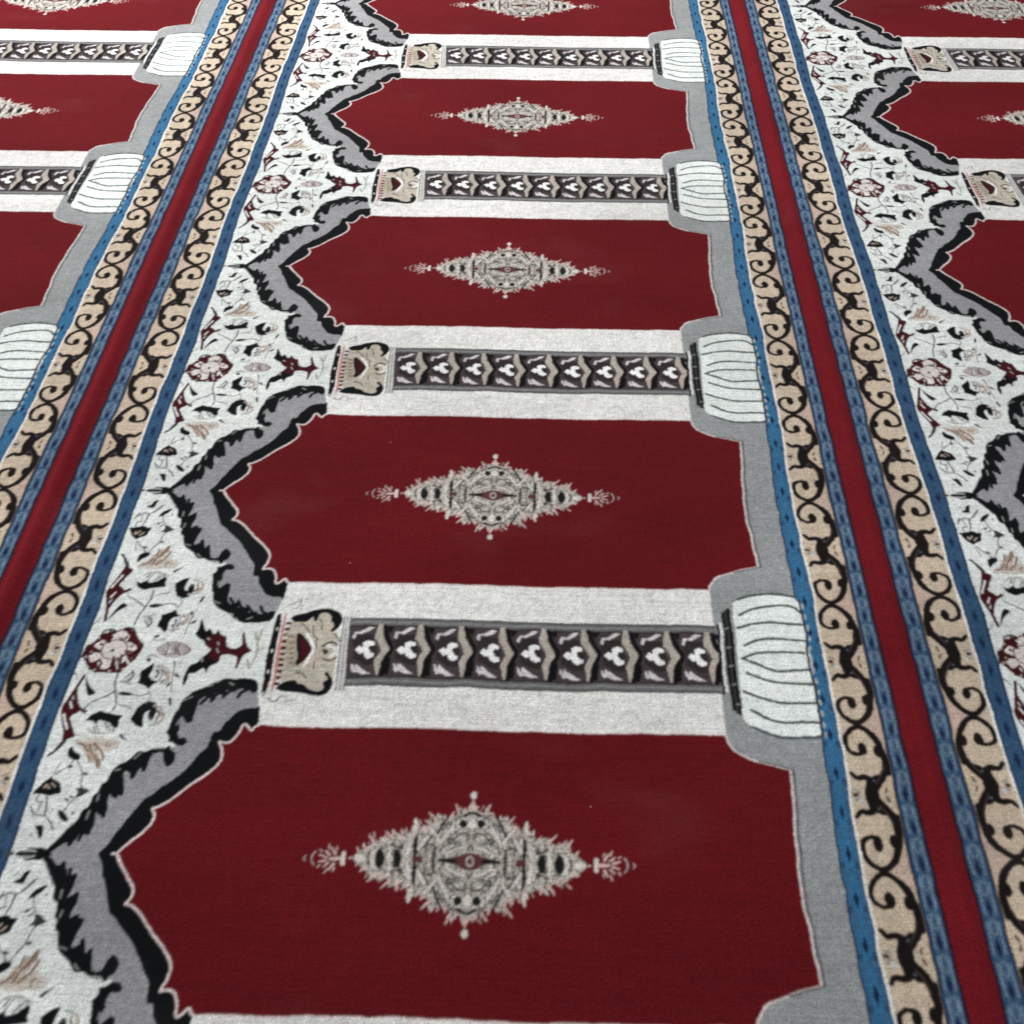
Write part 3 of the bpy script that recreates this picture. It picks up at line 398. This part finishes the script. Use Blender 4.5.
# ----------------------------------------------------------------- meshes of one repeat, shared by all
def part_mesh(n, wrap=False, half=None):
    m = lab == ID[n]
    if half == 'near': m = m & (np.arange(CY) < CY // 2)[:, None]
    if half == 'far': m = m & (np.arange(CY) > CY // 2)[:, None]
    me = knot_mesh(n, m, 0.0, wrap); me.materials.append(PILE); return me
K0, K1 = -5, 2                                     # the carpets are cut at these niche axes
MESH = {n: part_mesh(n) for n in ('floral_spandrel', 'grey_frame', 'column_shaft', 'capital', 'patterned_panel', 'ribbed_base')}
for n in ('red_field', 'arch_band', 'medallion'):
    MESH[n] = part_mesh(n, True); MESH[n + 'near'] = part_mesh(n, True, 'near'); MESH[n + 'far'] = part_mesh(n, True, 'far')
for n in ('red_edge', 'blue_stripe', 'scroll_border', 'blue_band', 'red_edge_b', 'blue_stripe_b', 'scroll_border_b', 'blue_band_b'):
    me = knot_mesh(n, np.tile(lab == ID[n], (K1 - K0, 1)), K0 * P); me.materials.append(PILE); MESH[n] = me

def obj(name, me, parent, loc=(0, 0, 0)):
    o = bpy.data.objects.new(name, me); col.objects.link(o); o.parent = parent; o.location = loc; return o
def slab(name, x0, x1, y0, y1, z0, z1, mat):
    v = [(x, y, z) for z in (z0, z1) for x, y in ((x0, y0), (x1, y0), (x1, y1), (x0, y1))]
    f = [(0, 3, 2, 1), (4, 5, 6, 7), (0, 1, 5, 4), (1, 2, 6, 5), (2, 3, 7, 6), (3, 0, 4, 7)]
    me = bpy.data.meshes.new(name); me.from_pydata(v, [], f); me.materials.append(mat); return me
BACK = slab('backing', .0, W, -K1 * P + .02, -K0 * P - .02, .0006, .0075, JUTE)

def make_carpet(label, loc):
    t = bpy.data.objects.new('prayer_carpet', None); col.objects.link(t); t.location = loc
    t['label'] = label; t['category'] = 'carpet'; t['group'] = 'prayer carpets laid edge to edge'
    obj('backing', BACK, t)
    for n in ('red_edge', 'blue_stripe', 'blue_band', 'red_edge_b', 'blue_stripe_b', 'blue_band_b'):
        obj(n.removesuffix('_b'), MESH[n], t)
    for n in ('scroll_border', 'scroll_border_b'): obj('scroll_border', MESH[n], t)
    for k in range(K0, K1 + 1):
        sfx = 'near' if k == K0 else 'far' if k == K1 else ''
        f = obj('prayer_niche', MESH['red_field' + sfx], t, (0, -k * P, 0))
        obj('medallion', MESH['medallion' + sfx], f)
        obj('arch', MESH['arch_band' + sfx], f)
    for k in range(K0, K1):
        L = (0, -k * P, 0)
        obj('floral_spandrel', MESH['floral_spandrel'], t, L)
        obj('plinth', MESH['grey_frame'], t, L)
        c = obj('column', MESH['column_shaft'], t, L)
        obj('capital', MESH['capital'], c); obj('patterned_panel', MESH['patterned_panel'], c); obj('ribbed_base', MESH['ribbed_base'], c)
    return t
make_carpet('middle red prayer carpet between the two seams, full row of arches and medallions in view', (0, 0, 0))
make_carpet('leftmost red prayer carpet, showing only white ribbed column bases and plain niche ends', (-W, -.017, 0))
make_carpet('rightmost red prayer carpet, cut off after its white floral spandrels and pointed arch tips', (W, .034, 0))

fl = bpy.data.objects.new('floor', slab('floor', -8, 8, -8, 10, -.05, 0, STONE)); col.objects.link(fl); fl['kind'] = 'structure'

# ----------------------------------------------------------------- camera
f, pit, rol, yaw = DATA['cam']
R = Vector((math.cos(yaw), math.sin(yaw), 0)); H = Vector((-math.sin(yaw), math.cos(yaw), 0)); Z = Vector((0, 0, 1))
F = H * math.cos(pit) - Z * math.sin(pit); U = H * math.sin(pit) + Z * math.cos(pit)
r2 = R * math.cos(rol) + U * math.sin(rol); u2 = -R * math.sin(rol) + U * math.cos(rol)
M = Matrix((r2, u2, -F)).transposed().to_4x4(); M.translation = (DATA['camu'], -DATA['camv'], DATA['S'] + TOP)
cd = bpy.data.cameras.new('camera'); cam = bpy.data.objects.new('camera', cd); col.objects.link(cam)
cam.matrix_world = M; cd.sensor_width = 36; cd.lens = 36 * f / 1024; cd.clip_start = .05; cd.clip_end = 100
scene.camera = cam

# ----------------------------------------------------------------- light: soft hall lighting from ceiling fluorescents
w = bpy.data.worlds.new('World'); scene.world = w; w.use_nodes = True
w.node_tree.nodes['Background'].inputs['Color'].default_value = (.97, .99, 1.0, 1)
w.node_tree.nodes['Background'].inputs['Strength'].default_value = .44
def lamp(x, y, z, sx, sy, e, c=(1, .985, .96)):
    l = bpy.data.lights.new('ceiling_lamp', 'AREA'); l.shape = 'RECTANGLE'; l.size = sx; l.size_y = sy; l.energy = e; l.color = c
    o = bpy.data.objects.new('ceiling_lamp', l); col.objects.link(o); o.location = (x, y, z)
lamp(-.9, 3.2, 2.6, 1.6, 1.2, 180)
lamp(.8, .0, 3.0, 2.6, 1.0, 10)
scene.view_settings.view_transform = 'Standard'; scene.view_settings.look = 'None'; scene.view_settings.exposure = 0
